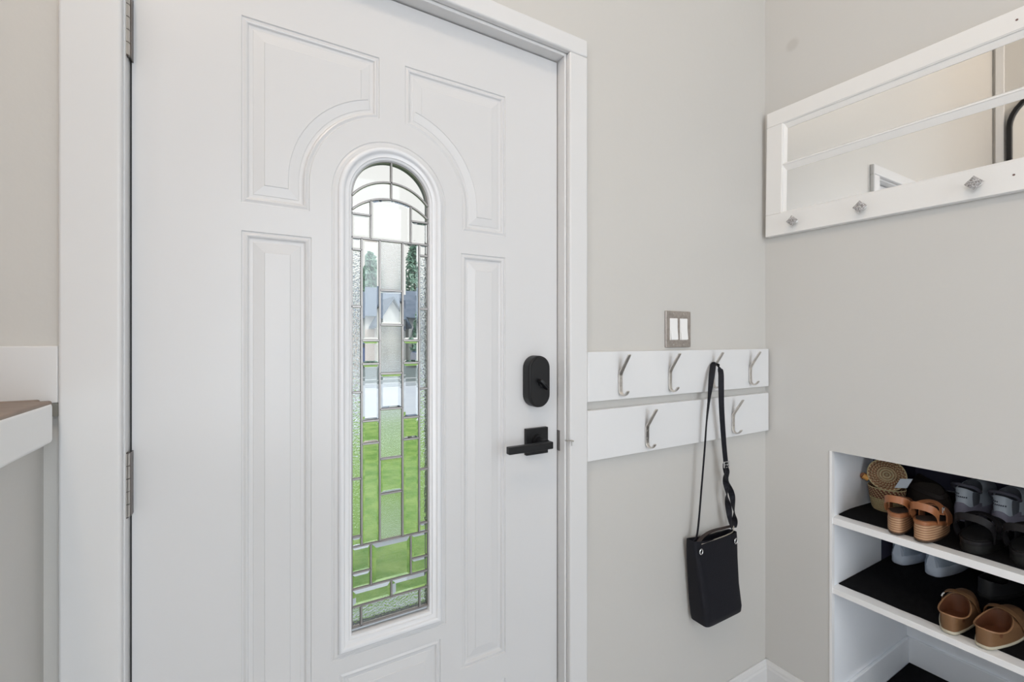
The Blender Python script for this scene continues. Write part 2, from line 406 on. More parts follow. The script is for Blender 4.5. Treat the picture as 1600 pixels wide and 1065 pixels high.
obj('bevelled_glass', bmC, G_CLEAR, door, label='clear bevelled glass pieces')
obj('hammered_glass', bmH, G_HAM, door, label='hammered textured glass pieces')
obj('reeded_glass', bmR, G_REED, door, label='finely reeded glass pieces')
bm = bmesh.new(); a1 = arch(gx, HW + .006, gz0 - .006, gzc, 40)
rings(bm, [[rc(x, z, y) for x, z in inset(a1, d)] for d, y in ((.0, 1.0165), (.0075, 1.0165), (.0075, 1.0300), (.0, 1.0300), (.0, 1.0165))])
obj('glass_spacer', bm, SPACER, door)

def deadbolt():
    bm = bmesh.new(); cx, cz = .6460, 1.1925
    def pill(hw, hz, y, n=16):
        P = []
        for i in range(2 * n):
            a = math.pi * i / (n - 1) if i < n else math.pi * (i - 1) / (n - 1)
            P.append((cx + hw * math.cos(a), y, cz + (hz - hw if i < n else -(hz - hw)) + hw * math.sin(a)))
        return P
    rings(bm, [pill(.0330, .0670, DY), pill(.0330, .0670, .9760), pill(.0322, .0662, .9715), pill(.0300, .0640, .9690), pill(.0285, .0625, .9690), pill(.0278, .0618, .9668)], cap0=True, cap1=True)
    d = obj('deadbolt', bm, BLACKM, door, smooth=True, label='black rounded electronic deadbolt')
    bm = bmesh.new(); c = Vector((.6480, .958, 1.1875)); dr = Vector((.62, 0, -.60)).normalized()
    sweep(bm, [c - dr * .016, c - dr * .012, c + dr * .012, c + dr * .020], [Vector((0, 1, 0))] * 4, [.014, .020, .020, .012], .0075)
    cyl(bm, (.6480, .9705, 1.1875), (.6480, .962, 1.1875), .008)
    obj('thumb_turn', bm, BLACKM, d, bevel=.0015)
deadbolt()
def lever():
    r = obj('rose_plate', boxbm(.6170, .6850, .988, DY, 1.0000, 1.0690), BLACKM, door, bevel=.0015, label='square black rose plate')
    bm = bmesh.new(); cyl(bm, (.6530, .988, 1.034), (.6530, .950, 1.034), .013, .012, 24); cyl(bm, (.6530, .9885, 1.034), (.6530, .982, 1.034), .020, .019, 24)
    obj('spindle', bm, BLACKM, r, smooth=True)
    bm = bmesh.new(); box(bm, .5350, .6640, .934, .950, 1.0240, 1.0420)
    obj('lever', bm, BLACKM, r, bevel=.0022, label='straight black lever')
lever()
def hinge(z0, z1):
    x, y, rr = -.1832, .9800, .0068; bm = bmesh.new(); n = 5; h = (z1 - z0) / n
    for i in range(n): cyl(bm, (x, y, z0 + i * h + .0007), (x, y, z0 + (i + 1) * h - .0007), rr, n=20)
    k = obj('hinge', bm, HINGE, door, smooth=True)
    bm = bmesh.new(); cyl(bm, (x, y, z0 - .0015), (x, y, z1 + .0015), rr * .80, n=14); box(bm, x + .0060, x + .0080, y + .003, 1.0005, z0, z1); box(bm, x - .0085, x - .0062, y + .001, .972, z0, z1) if False else box(bm, x - .0080, x - .0060, y - .004, .996, z0, z1)
    obj('hinge_leaf', bm, mat('hinge_dark', (.16, .14, .13), .4, .9), k)
hinge(1.0025, 1.1100); hinge(1.7780, 1.8850); hinge(.16, .265)

# ---------------------------------------------------------------- coat hook rails
def hook_bm(x, zb):
    """bent flat bar: long arm up and out, short curl below; zb = height of the bend"""
    bm = bmesh.new(); Y0 = .951
    pts = bez([(x, .9125, zb + .056), (x, .9270, zb + .034), (x, .9400, zb + .014), (x, .9480, zb), (x, .9488, zb - .016), (x, .9488, zb - .038), (x, .9470, zb - .052), (x, .9380, zb - .0595), (x, .9270, zb - .056), (x, .9185, zb - .046)], 5)
    n = len(pts); wd = [.0105 + .0035 * math.sin(math.pi * min(1, i / n * 1.3)) for i in range(n)]
    sweep(bm, pts, [Vector((1, 0, 0))] * n, wd, .0042)
    return bm
def rail(z0, z1, xs, zb, label):
    r = thing('coat_rail', label, 'coat rail', (.79, WY, z0), group=None)
    bm = bmesh.new(); box(bm, 0, 1.6360 - .79, -.019, .0, 0, z1 - z0)
    obj('board', bm, BOARD, r, bevel=.0015)
    for i, x in enumerate(xs):
        bm = hook_bm(x - .79, zb - z0); bmesh.ops.translate(bm, verts=bm.verts[:], vec=(0, -WY, 0))
        h = obj('hook', bm, NICKEL, r, bevel=.0012)
        bm = bmesh.new()
        for dz in (-.012, -.034): cyl(bm, (x - .79, .9490 - WY, zb - z0 + dz), (x - .79, .9455 - WY, zb - z0 + dz), .0036, .0022, 12)
        obj('screw', bm, HINGE, h, smooth=True)
rail(1.1315, 1.2680, [.906, 1.111, 1.316, 1.521], 1.2040, 'white board with four bent metal hooks, the upper of the two, directly under the switch')
rail(.9700, 1.1075, [1.0120, 1.4230], 1.0440, 'white board with two bent metal hooks, the lower of the two')

# ---------------------------------------------------------------- switch
def switch():
    r = thing('light_switch', 'double rocker light switch with a brushed steel plate above the hook board', 'light switch', (1.1680, WY, 1.334))
    bm = bmesh.new(); box(bm, -.0575, .0575, -.0055, .0, -.0570, .0570); obj('wall_plate', bm, PLATE, r, bevel=.002)
    for s in (-1, 1):
        cx = s * .0232; fr = obj('switch_frame', boxbm(cx - .0175, cx + .0175, -.0068, -.005, -.0340, .0340), PLASTIC, r, bevel=.0008)
        bm = bmesh.new(); rings(bm, [[(cx - .0155, -.0066, z), (cx + .0155, -.0066, z), (cx + .0155, y, z), (cx - .0155, y, z)] for z, y in ((-.032, -.0112), (0, -.0082), (.032, -.0070))], cap0=True, cap1=True)
        obj('rocker', bm, PLASTIC, fr, bevel=.0006)
        for z in (-.0485, .0485):
            bm = bmesh.new(); cyl(bm, (cx, -.0050, z), (cx, -.0066, z), .0033, .0026, 14); obj('screw', bm, HINGE, r, smooth=True)
switch()

# ---------------------------------------------------------------- handbag
def bag():
    r = thing('handbag', 'small black crossbody bag hanging by its strap from a hook', 'bag', (1.316, .94, 1.215))
    L = Vector((-1.316, -.94, -1.215))
    def W(p): return Vector(p) + L
    bm = bmesh.new(); rs = []
    lv = [(.404, 1.228, 1.398, .9050, .9640), (.408, 1.2205, 1.4035, .9000, .9665), (.425, 1.2170, 1.4060, .8990, .9675), (.50, 1.2080, 1.3980, .9040, .9680), (.58, 1.2000, 1.4010, .9110, .9660), (.64, 1.1930, 1.4080, .9180, .9620), (.665, 1.1900, 1.4120, .9230, .9580)]
    N = 44
    def ring(x0, x1, y0, y1, z, rim=0, e=.22):
        cx, cy, a, b = (x0 + x1) / 2, (y0 + y1) / 2, (x1 - x0) / 2, (y1 - y0) / 2; P = []
        for i in range(N):
            t = 2 * math.pi * i / N; c, s = math.cos(t), math.sin(t)
            x = cx + a * math.copysign(abs(c) ** e, c); y = cy + b * math.copysign(abs(s) ** (e * 1.4), s)
            zz = z - rim * (1 - ((x - cx) / a) ** 2) - (.016 * (x - x0) / (x1 - x0) if rim else 0)
            P.append(W((x, y, zz)))
        return P
    for z, x0, x1, y0, y1 in lv[:-1]: rs.append(ring(x0, x1, y0, y1, z))
    z, x0, x1, y0, y1 = lv[-1]; rs.append(ring(x0, x1, y0, y1, z + .008, .006)); rs.append(ring(x0 + .003, x1 - .003, y0 + .003, y1 - .003, z + .008, .008)); rs.append(ring(x0 + .006, x1 - .006, y0 + .006, y1 - .006, z - .05)); 
    rings(bm, rs, cap0=True, cap1=True)
    body = obj('body', bm, BLACKP, r, smooth=True)
    # zip edge in lighter metal along the mouth
    bm = bmesh.new(); P = [W(p) for p in bez([(1.222, .9225, .6600), (1.250, .9235, .6590), (1.300, .9240, .6590), (1.350, .9240, .6600), (1.385, .9250, .6640), (1.398, .9300, .6780)], 8)]
    tube(bm, P, .0016, 6); obj('zip', bm, mat('zip_metal', (.55, .50, .42), .35, .9), r, smooth=True)
    bm = bmesh.new(); P = [W(p) for p in bez([(1.222, .934, .6610), (1.260, .944, .6680), (1.310, .950, .6720), (1.370, .946, .6720), (1.398, .936, .6760)], 8)]
    sweep(bm, P, [Vector((0, 1, 0))] * len(P), .012, .002); obj('lining', bm, mat('brown_lining', (.035, .022, .02), .7), r)
    for x, z in ((1.2110, .6420), (1.3860, .6360)):
        bm = bmesh.new(); rg = []
        for i in range(20):
            t = 2 * math.pi * i / 20; c = Vector((x + .0068 * math.cos(t), .9145, z + .0078 * math.sin(t))); rg.append(W(c))
        rs = []
        for i in range(21):
            p = rg[i % 20]; o_ = (p - W((x, .9145, z))).normalized()
            rs.append([p + (o_ * math.cos(2 * math.pi * k / 8) + Vector((0, 1, 0)) * math.sin(2 * math.pi * k / 8)) * .0022 for k in range(8)])
        rings(bm, rs); obj('eyelet', bm, CHROME, r, smooth=True, label='shiny silver eyelet')
    # strap: left run, over the hook, right run to the buckle
    ctrl = [(1.2050, .938, .665), (1.2245, .938, .6935), (1.2400, .935, .834), (1.2485, .930, .956), (1.2520, .926, 1.038), (1.2640, .925, 1.118), (1.2830, .930, 1.185), (1.2960, .936, 1.208), (1.3040, .940, 1.219), (1.3150, .940, 1.223), (1.3230, .934, 1.217), (1.3180, .922, 1.195), (1.3125, .917, 1.150), (1.3180, .919, 1.076), (1.3380, .925, .967), (1.3562, .930, .890)]
    side = [(.97, .22, 0)] * 4 + [(.92, .35, 0), (.80, .10, 0), (.75, -.55, 0), (.70, -.70, 0), (.50, -.85, 0), (.20, .97, 0), (.35, .94, 0), (.55, -.80, 0), (.80, -.60, 0), (.9, -.4, 0), (1, -.25, 0), (1, -.2, 0)]
    wdc = [.0100, .0095, .0085, .0085, .0105, .0150, .0180, .0180, .0170, .0150, .0150, .0165, .0170, .0170, .0170, .0170]
    P = bez(ctrl, 8); n = len(P); wd = []; sd = []
    for i in range(n):
        f = i / (n - 1) * (len(ctrl) - 1); k = min(int(f), len(ctrl) - 2); t = f - k
        sd.append(Vector(side[k]).lerp(Vector(side[k + 1]), t).normalized()); wd.append(wdc[k] + (wdc[k + 1] - wdc[k]) * t)
    bm = bmesh.new(); sweep(bm, [W(p) for p in P], sd, wd, .0024); obj('strap', bm, BLACKP, r, smooth=False)
    # doubled, twisted lower end of the strap
    for ph, xs in ((0.2, [1.3560, 1.3480, 1.3580, 1.3600, 1.3680, 1.3750, 1.3860]), (1.7, [1.3590, 1.3700, 1.3800, 1.3960, 1.4040, 1.4110, 1.4070])):
        bm = bmesh.new(); Q = bez([(x, .9310 + (.004 if ph > 1 else -.003) , .8880 - k * .0365) for k, x in enumerate(xs)], 8)
        sd = [Vector((math.cos(ph + k / len(Q) * 7.6), .8 * math.sin(ph + k / len(Q) * 7.6), 0)) + Vector((.35, -.1, 0)) for k in range(len(Q))]
        sweep(bm, [W(p) for p in Q], sd, .0190, .0022); obj('strap_end', bm, BLACKP, r)
    bm = bmesh.new(); c = W((1.3563, .9275, .8900)); hw, hh = .0125, .0090
    cr = [c + Vector((a, 0, b)) for a, b in ((-hw, -hh), (hw, -hh), (hw, hh), (-hw, hh), (-hw, -hh))]
    for a, b in zip(cr, cr[1:]): cyl(bm, a, b, .0019, n=8)
    cyl(bm, c + Vector((-hw, 0, 0)), c + Vector((hw, 0, 0)), .0014, n=8)
    obj('buckle', bm, CHROME, r, smooth=True, label='small silver square slider buckle')
bag()

# ---------------------------------------------------------------- mirror made from an old sash
def wall_mirror():
    r = thing('wall_mirror', 'long white window-frame mirror with crystal knobs along its bottom rail', 'mirror', (XR, .956, 1.6744))
    r.rotation_euler = (.0135, 0, 0)
    # local: x 0 = wall, -x = into the room; y 0 = left end, -y = right; z up
    LN = .74; H = .446; x0, xf, xg = 0.0, -.025, -.0125
    def bar(y0, y1, z0, z1, name='frame_rail'):
        return obj(name, boxbm(xf, x0, min(y0, y1), max(y0, y1), z0, z1), FRAMEW, r, bevel=.0022)
    st = .0560
    bar(0, -LN, H - .0530, H, 'top_rail'); bar(0, -LN, 0, .0765, 'bottom_rail')
    bar(0, -st, .0765, H - .0530, 'end_stile'); bar(-LN + st, -LN, .0765, H - .0530, 'end_stile')
    # sloping inner mouldings and the glazing bar
    def slope(a, b, nrm, w=.012):
        a = Vector(a); b = Vector(b); nrm = Vector(nrm); bm = bmesh.new(); pr = [(0, xf + .0012), (.0022, xf + .002), (.0035, xf + .0055), (w * .9, xg - .0020), (w, xg - .0012), (w, x0 - .002), (0, x0 - .002)]
        rings(bm, [[p + nrm * d + Vector((x, 0, 0)) for d, x in pr] for p in (a, b)], cap0=True, cap1=True); return bm
    def moulding(*k): return obj('glazing_bead', slope(*k), FRAMEW, r)
    moulding((0, -st, H - .0530), (0, -LN + st, H - .0530), (0, 0, -1), .0205); moulding((0, -st, .0765), (0, -LN + st, .0765), (0, 0, 1), .004)
    moulding((0, -st, .0765), (0, -st, H - .0530), (0, -1, 0)); moulding((0, -LN + st, .0765), (0, -LN + st, H - .0530), (0, 1, 0))
    bm = bmesh.new(); zc = .2390
    pr = [(-.0150, x0 - .002), (-.0150, xg - .0012), (-.0135, xg - .0016), (.0035, xf + .0035), (.0050, xf + .0015), (.0090, xf + .0015), (.0108, xf + .004), (.0150, xg - .0012), (.0150, x0 - .002)]
    rings(bm, [[(x, y, zc + d) for d, x in pr] for y in (-st, -LN + st)], cap0=True, cap1=True)
    obj('glazing_bar', bm, FRAMEW, r)
    for z0, z1 in ((.0700, zc - .004), (zc + .004, H - .055)):
        obj('mirror_glass', boxbm(xg - .0003, xg + .004, -LN + .045, -.045, z0, z1), MIRROR, r)
    for y in (-.105, -.303, -.553):
        k = obj('knob', knob_bm(y, .0350), CRYS, r, label='square crystal knob set on its corner')
        bm = bmesh.new(); cyl(bm, (xf, y, .0350), (xf - .0075, y, .0350), .0095, .006, 18); cyl(bm, (xf - .007, y, .0350), (xf - .017, y, .0350), .0045, .0070, 14); obj('knob_base', bm, CHROME, k, smooth=True)
    for z in (.0400, .4180):
        bm = bmesh.new(); cyl(bm, (xf + .001, -.618, z), (xf - .0006, -.618, z), .0025, n=12); obj('screw', bm, mat('rusty_screw', (.20, .13, .12), .6, .5), r)
CRYS = mat('crystal', (.86, .85, .85), .10, .1, spec=1.0, noise=(330, (.30, .27, .26), 1))
n_, l_, b_ = nodes(CRYS); b_.inputs['Transmission Weight'].default_value = .35; b_.inputs['Coat Weight'].default_value = 1
def knob_bm(y, z, xf=-.025, h=.0185):
    bm = bmesh.new(); x1 = xf - .0160
    def dia(s, x): return [(x, y + s * c, z + s * d) for c, d in ((1, 0), (.5, .5), (0, 1), (-.5, .5), (-1, 0), (-.5, -.5), (0, -1), (.5, -.5))]
    V = rings(bm, [dia(h * .45, x1 + .001), dia(h, x1 - .005), dia(h, x1 - .0085)], cap0=True)
    # cut facets on the face
    import itertools
    m = 6; g = {}
    for i in range(m + 1):
        for j in range(m + 1):
            u = -1 + 2 * i / m; v = -1 + 2 * j / m; a = (u + v) / 2; b = (u - v) / 2
            edge = max(abs(u), abs(v)) > .99
            g[i, j] = bm.verts.new((x1 - .0085 - (0 if edge else (.0025 + (.0018 if (i + j) % 2 else 0))), y + h * a, z + h * b))
    for i in range(m):
        for j in range(m):
            bm.faces.new((g[i, j], g[i + 1, j], g[i + 1, j + 1])); bm.faces.new((g[i, j], g[i + 1, j + 1], g[i, j + 1]))
    return bm
wall_mirror()

# ---------------------------------------------------------------- shelf niche in the right wall
NY = .752; NYR = -.25; NZ = .936; NB = 2.34
def cubby():
    r = thing('built_in_shelf', 'white built-in shoe shelves recessed low in the right-hand wall', 'shelf', (XR, NY, 0))
    L = (-XR, -NY, 0)
    def part(name, m, *bxs, bevel=None, label=None):
        bm = bmesh.new()
        for b in bxs: box(bm, *b)
        bmesh.ops.translate(bm, verts=bm.verts[:], vec=L)
        return obj(name, bm, m, r, bevel=bevel, label=label)
    part('side_panel', SHELFW, (XR + .001, 1.945, NY, NY + .02, .69, NZ), (XR + .001, 2.012, NY, NY + .02, .46, .69), (XR + .001, 2.235, NY, NY + .02, 0, .46))
    part('side_panel', SHELFW, (XR + .001, NB, NYR - .02, NYR, 0, NZ))
    part('edge_trim', SHELFE, (XR - .0015, XR + .014, NY - .0035, NY + .004, 0, NZ))
    part('shelf', SHELFE, (XR + .002, NB, NYR, NY, .6970, .7185), bevel=.0012)
    part('shelf', SHELFE, (XR + .002, NB, NYR, NY, .4700, .4885), bevel=.0012)
    part('back_panel', NICHE_SHADE, (NB, NB + .02, NYR - .02, NY + .04, .46, NZ), (1.945, NB, NY + .008, NY + .022, .69, NZ), (2.012, NB, NY + .008, NY + .022, .46, .69), label='back of the upper compartments, darkened with painted shade')  # back and rear side strips carry the niche shade as navy colour
    part('lower_back', SHELFW, (2.235, 2.25, NYR - .02, NY + .02, 0, .46))
    part('top_panel', TRIMW, (XR + .001, NB + .02, NYR - .02, NY + .04, NZ, NZ + .02))
    part('bottom_panel', SHELFW, (XR + .001, 2.25, NYR, NY, 0.0005, .040))
    part('inner_baseboard', SHELFW, (XR + .015, 2.235, NY - .010, NY, .04, .139), (2.225, 2.235, NYR, NY, .04, .139), bevel=.003)
cubby()
def mat_sheet(label, x0, x1, y0, y1, z, wav=.0):
    bm = bmesh.new(); nx, ny = 14, 24; top = {}; 
    for i in range(nx + 1):
        for j in range(ny + 1):
            x = x0 + (x1 - x0) * i / nx; y = y0 + (y1 - y0) * j / ny
            e = .5 if (j == ny or i == 0) else 0
            top[i, j] = bm.verts.new((x + (.0015 * math.sin(j * 2.1) if i == 0 else 0), y + (wav * math.sin(i * .9) if j == ny else 0), z + .003 + wav * .3 * (1 + math.sin(i * .8 + j * 1.3)) * (j > ny - 3)))
    for i in range(nx):
        for j in range(ny): bm.faces.new((top[i, j], top[i + 1, j], top[i + 1, j + 1], top[i, j + 1]))
    r = bmesh.ops.extrude_face_region(bm, geom=bm.faces[:]); vs = [v for v in r['geom'] if isinstance(v, bmesh.types.BMVert)]
    for v in vs: v.co.z = z + .0003
    return tag(obj('shelf_liner', bm, BLACKF), label, 'mat')
mat_sheet('black felt liner on the top shelf, under the basket and sandals', 1.690, 2.30, NYR + .01, NY - .004, .7185, .003)
mat_sheet('black felt liner on the middle shelf, under the brown leather shoes', 1.692, 2.30, NYR + .01, NY - .003, .4885)
mat_sheet('black felt liner on the floor of the lowest compartment', 1.668, 2.222, NYR + .01, NY - .012, .040)

# ---------------------------------------------------------------- shoes and basket
def shoe_shell(L, W, open0, open1, ow, hs, hheel, hfront, z0, toe=.55, n=48, K=9, p=2.3, inner=True, sidedip=.012):
    """heel at x=0, toe at x=L; hollow shell whose rim runs round the foot opening"""
    def width(u): return W / 2 * (.74 + .26 * math.sin(min(1, max(0, (u - .1) / .58)) * math.pi / 2)) * (1 if u < .68 else 1 - toe * ((u - .68) / .32) ** 2 * .55)
    def outl(grow=0, z=0):
        P = []
        for i in range(n):
            t = 2 * math.pi * i / n; u = .5 - .5 * math.cos(t); s = math.sin(t)
            P.append([u * L - math.cos(t) * grow, math.copysign(abs(s) ** .62, s) * (width(u) + grow), z])
        return P
    base = outl(0, z0); rs = []
    def op(i, g=0):
        t = 2 * math.pi * i / n; u = .5 - .5 * math.cos(t)
        x = open0 + (open1 - open0) * u; y = math.copysign(abs(math.sin(t)) ** .8, math.sin(t)) * (ow / 2)
        h = hheel + (hfront - hheel) * u ** 1.2 - sidedip * math.sin(t) ** 2
        return x, y, h
    for k in range(K + 1):
        s = k / K; R = []
        for i in range(n):
            bx, by, _ = base[i]; x, y, h = op(i); f = s ** p; g = 1 - (1 - s) ** 1.7
            R.append((bx + (x - bx) * f, by + (y - by) * f, z0 + (h - z0) * g))
        rs.append(R)
    inr = []
    if inner:
        for q, dz in ((.93, -.001), (.90, -.012), (.86, -(hheel - z0) * .92)):
            R = []
            for i in range(n):
                x, y, h = op(i); cx = (open0 + open1) / 2; zz = h + dz if dz > -.02 else z0 + .008
                R.append((cx + (x - cx) * q, y * q, zz))
            inr.append(R)
    return rs, inr, outl
def build_shoe(name, label, loc, rot, L, W, upper, sole_m, inner_m, hs, hheel, hfront, open0, open1, ow, group=None, toe=.55, p=2.3, z_sole=.0, sidedip=.012, sole_grow=.002):
    r = thing(name, label, 'shoe', loc, rot, group)
    rs, inr, outl = shoe_shell(L, W, open0, open1, ow, hs, hheel, hfront, hs, toe=toe, p=p, sidedip=sidedip)
    bm = bmesh.new(); rings(bm, rs + [inr[0]]); obj('upper', bm, upper, r, smooth=True)
    bm = bmesh.new(); rings(bm, inr, cap1=True); obj('lining', bm, inner_m, r, smooth=True)
    bm = bmesh.new(); rings(bm, [outl(sole_grow - .003, 0), outl(sole_grow, .003), outl(sole_grow + .0005, hs - .001), outl(sole_grow - .001, hs + .002)], cap0=True, cap1=True); obj('sole', bm, sole_m, r, smooth=True)
    return r
BROWN = mat('tan_brown_leather', (.165, .085, .036), .5, spec=.35, bump=(150, .15, .002), noise=(9, (.20, .105, .05), 3))
BROWNI = mat('brown_lining_leather', (.13, .045, .018), .6)
RUBBER = mat('pale_rubber', (.50, .46, .36), .6)
for i, (nm, y, ry) in enumerate((('left of the pair', .469, .09), ('right of the pair, nearer the camera', .402, -.06))):
    r = build_shoe('leather_shoe', 'brown slip-on leather shoe on the middle shelf, ' + nm, (1.661, y, .4915), ry, .245, .074, BROWN, RUBBER, BROWNI, .007, .050, .064, .004, .140, .062, p=3.0, group='pair of brown leather shoes')
    bm = bmesh.new(); P = bez([(.150, .041, .022), (.128, .031, .060), (.118, .012, .076), (.116, -.012, .077), (.126, -.031, .060), (.148, -.041, .022)], 8)
    sweep(bm, P, [Vector((1, 0, .1))] * len(P), .015, .0026); obj('strap', bm, BROWN, r, smooth=False)
    if i == 0:
        bm = bmesh.new(); sweep(bm, [(.120, .036, .048), (.1215, .0335, .056), (.1225, .031, .060)], [Vector((1, 0, 0))] * 3, .012, .004); obj('buckle', bm, CHROME, r, bevel=.0008)
    bm = bmesh.new(); n = 40; P = []
    for k in range(n):
        t = 2 * math.pi * k / n; u = .5 - .5 * math.cos(t)
        P.append((.004 + .136 * u, math.copysign(abs(math.sin(t)) ** .8, math.sin(t)) * .031, .0500 + .014 * u ** 1.2 - .012 * math.sin(t) ** 2))
    rr = []
    for k in range(n + 1):
        p_ = Vector(P[k % n]); c_ = Vector((.072, 0, p_.z)); o_ = (p_ - c_).normalized()
        rr.append([p_ + (o_ * math.cos(a) + Vector((0, 0, 1)) * math.sin(a)) * .0020 for a in [2 * math.pi * q / 6 for q in range(6)]])
    rings(bm, rr); obj('rim_binding', bm, mat('binding_leather', (.30, .155, .075), .5), r, smooth=True)

LGREY = mat('pale_blue_grey_mesh', (.42, .50, .60), .7, bump=(260, .4, .002)); SOLEW = mat('white_foam_sole', (.66, .74, .85), .6); INSD = mat('grey_lining', (.10, .11, .13), .9)
for nm, y in (('left of the pair half hidden under the top shelf', .706), ('right of the pair half hidden under the top shelf', .612)):
    r = build_shoe('sneaker', 'pale grey sneaker, ' + nm, (2.020, y, .4915), 0, .275, .088, LGREY, SOLEW, INSD, .032, .088, .108, .008, .125, .060, group='pair of grey sneakers', sidedip=.022, sole_grow=.003)
    bm = bmesh.new(); rs = []
    for z, w_, x_ in ((.034, .026, -.0035), (.050, .022, -.0030), (.066, .014, .0000), (.080, .010, .0040)):
        rs.append([(x_ - .003, -w_ / 2, z), (x_ - .003, w_ / 2, z), (x_ + .010, w_ / 2 + .004, z), (x_ + .010, -w_ / 2 - .004, z)])
    rings(bm, rs, cap0=True, cap1=True); obj('heel_tab', bm, SOLEW, r, smooth=True)
MAUVE = mat('mauve_foam', (.23, .22, .28), .65); WHITEH = mat('white_heel', (.50, .56, .62), .55); INKT = mat('dark_print', (.05, .06, .09), .6)
for nm, y in (('left of the pair behind the black sandals', .524), ('right of the pair behind the black sandals', .438)):
    r = build_shoe('sneaker', 'white and mauve sneaker with printed heel, ' + nm, (1.965, y, .7215), -.02, .27, .074, WHITEH, MAUVE, INSD, .040, .105, .115, .006, .120, .062, group='pair of white and mauve sneakers', sidedip=.020, p=2.8, sole_grow=.004)
    # wavy upper edge of the sole climbing the heel
    def heel(t, g=0.0): return (.27 * (.5 - .5 * math.cos(t)) - math.cos(t) * g, math.copysign(abs(math.sin(t)) ** .62, math.sin(t)) * (.037 * .74 + g))
    T = [-1.25 + 2.5 * k / 30 for k in range(31)]
    bm = bmesh.new(); rings(bm, [[(*heel(t, .0042), .030) for t in T], [(*heel(t, .0040), .048 + .006 * math.cos(t * 5.5)) for t in T], [(*heel(t, .0020), .053 + .007 * math.cos(t * 5.5)) for t in T], [(*heel(t, -.004), .050 + .006 * math.cos(t * 5.5)) for t in T]], closed=False)
    obj('sole_wave', bm, MAUVE, r, smooth=True)
    # two short unreadable lines of print on the heel
    bm = bmesh.new()
    for row, (za, cnt) in enumerate(((.086, 4), (.077, 8))):
        for k in range(cnt):
            yy = .0190 - k * .0043; q = min(.99, (abs(yy) / .0274) ** (1 / .62)); xx = .27 * .5 * (1 - math.sqrt(1 - q * q)) + .0015
            box(bm, xx - .0022, xx + .003, yy - .0017, yy + .0010, za - .0020, za + .0020)
    obj('heel_print', bm, INKT, r, label='small dark print')
    bm = bmesh.new(); P = bez([(.050, .031, .092), (.024, .026, .108), (.010, .012, .114), (.010, -.012, .114), (.024, -.026, .108), (.050, -.031, .092)], 8)
    tube(bm, P, .0055, 8); obj('collar', bm, mat('dark_mauve_collar', (.10, .10, .13), .8), r, smooth=True)
# layered wood material for the sandal wedges
WEDGE = mat('layered_wedge', (.33, .17, .09), .6)
n_, l_, b_ = nodes(WEDGE); tc = n_.new('ShaderNodeTexCoord'); wv = n_.new('ShaderNodeTexWave'); wv.bands_direction = 'Z'; wv.inputs['Scale'].default_value = 46; wv.inputs['Distortion'].default_value = 1.2; wv.inputs['Detail'].default_value = 2; wv.inputs['Detail Scale'].default_value = .6
mp = n_.new('ShaderNodeMapping'); mp.inputs['Scale'].default_value = (.15, .15, 1); l_.new(tc.outputs['Object'], mp.inputs[0]); l_.new(mp.outputs[0], wv.inputs['Vector'])
mx = n_.new('ShaderNodeMix'); mx.data_type = 'RGBA'; mx.inputs[6].default_value = (.24, .11, .055, 1); mx.inputs[7].default_value = (.52, .33, .19, 1); l_.new(wv.outputs['Fac'], mx.inputs[0]); l_.new(mx.outputs[2], b_.inputs['Base Color'])
TAN = mat('tan_strap_leather', (.30, .115, .045), .45, bump=(150, .1, .001)); DBROWN = mat('dark_outsole', (.06, .035, .02), .7)
INS = mat('dark_insole', (.035, .018, .010), .7)
BSOLE = mat('black_sole', (.007, .007, .0065), .7, spec=.3); BSTRAP = mat('black_strap', (.006, .005, .006), .6, spec=.3)
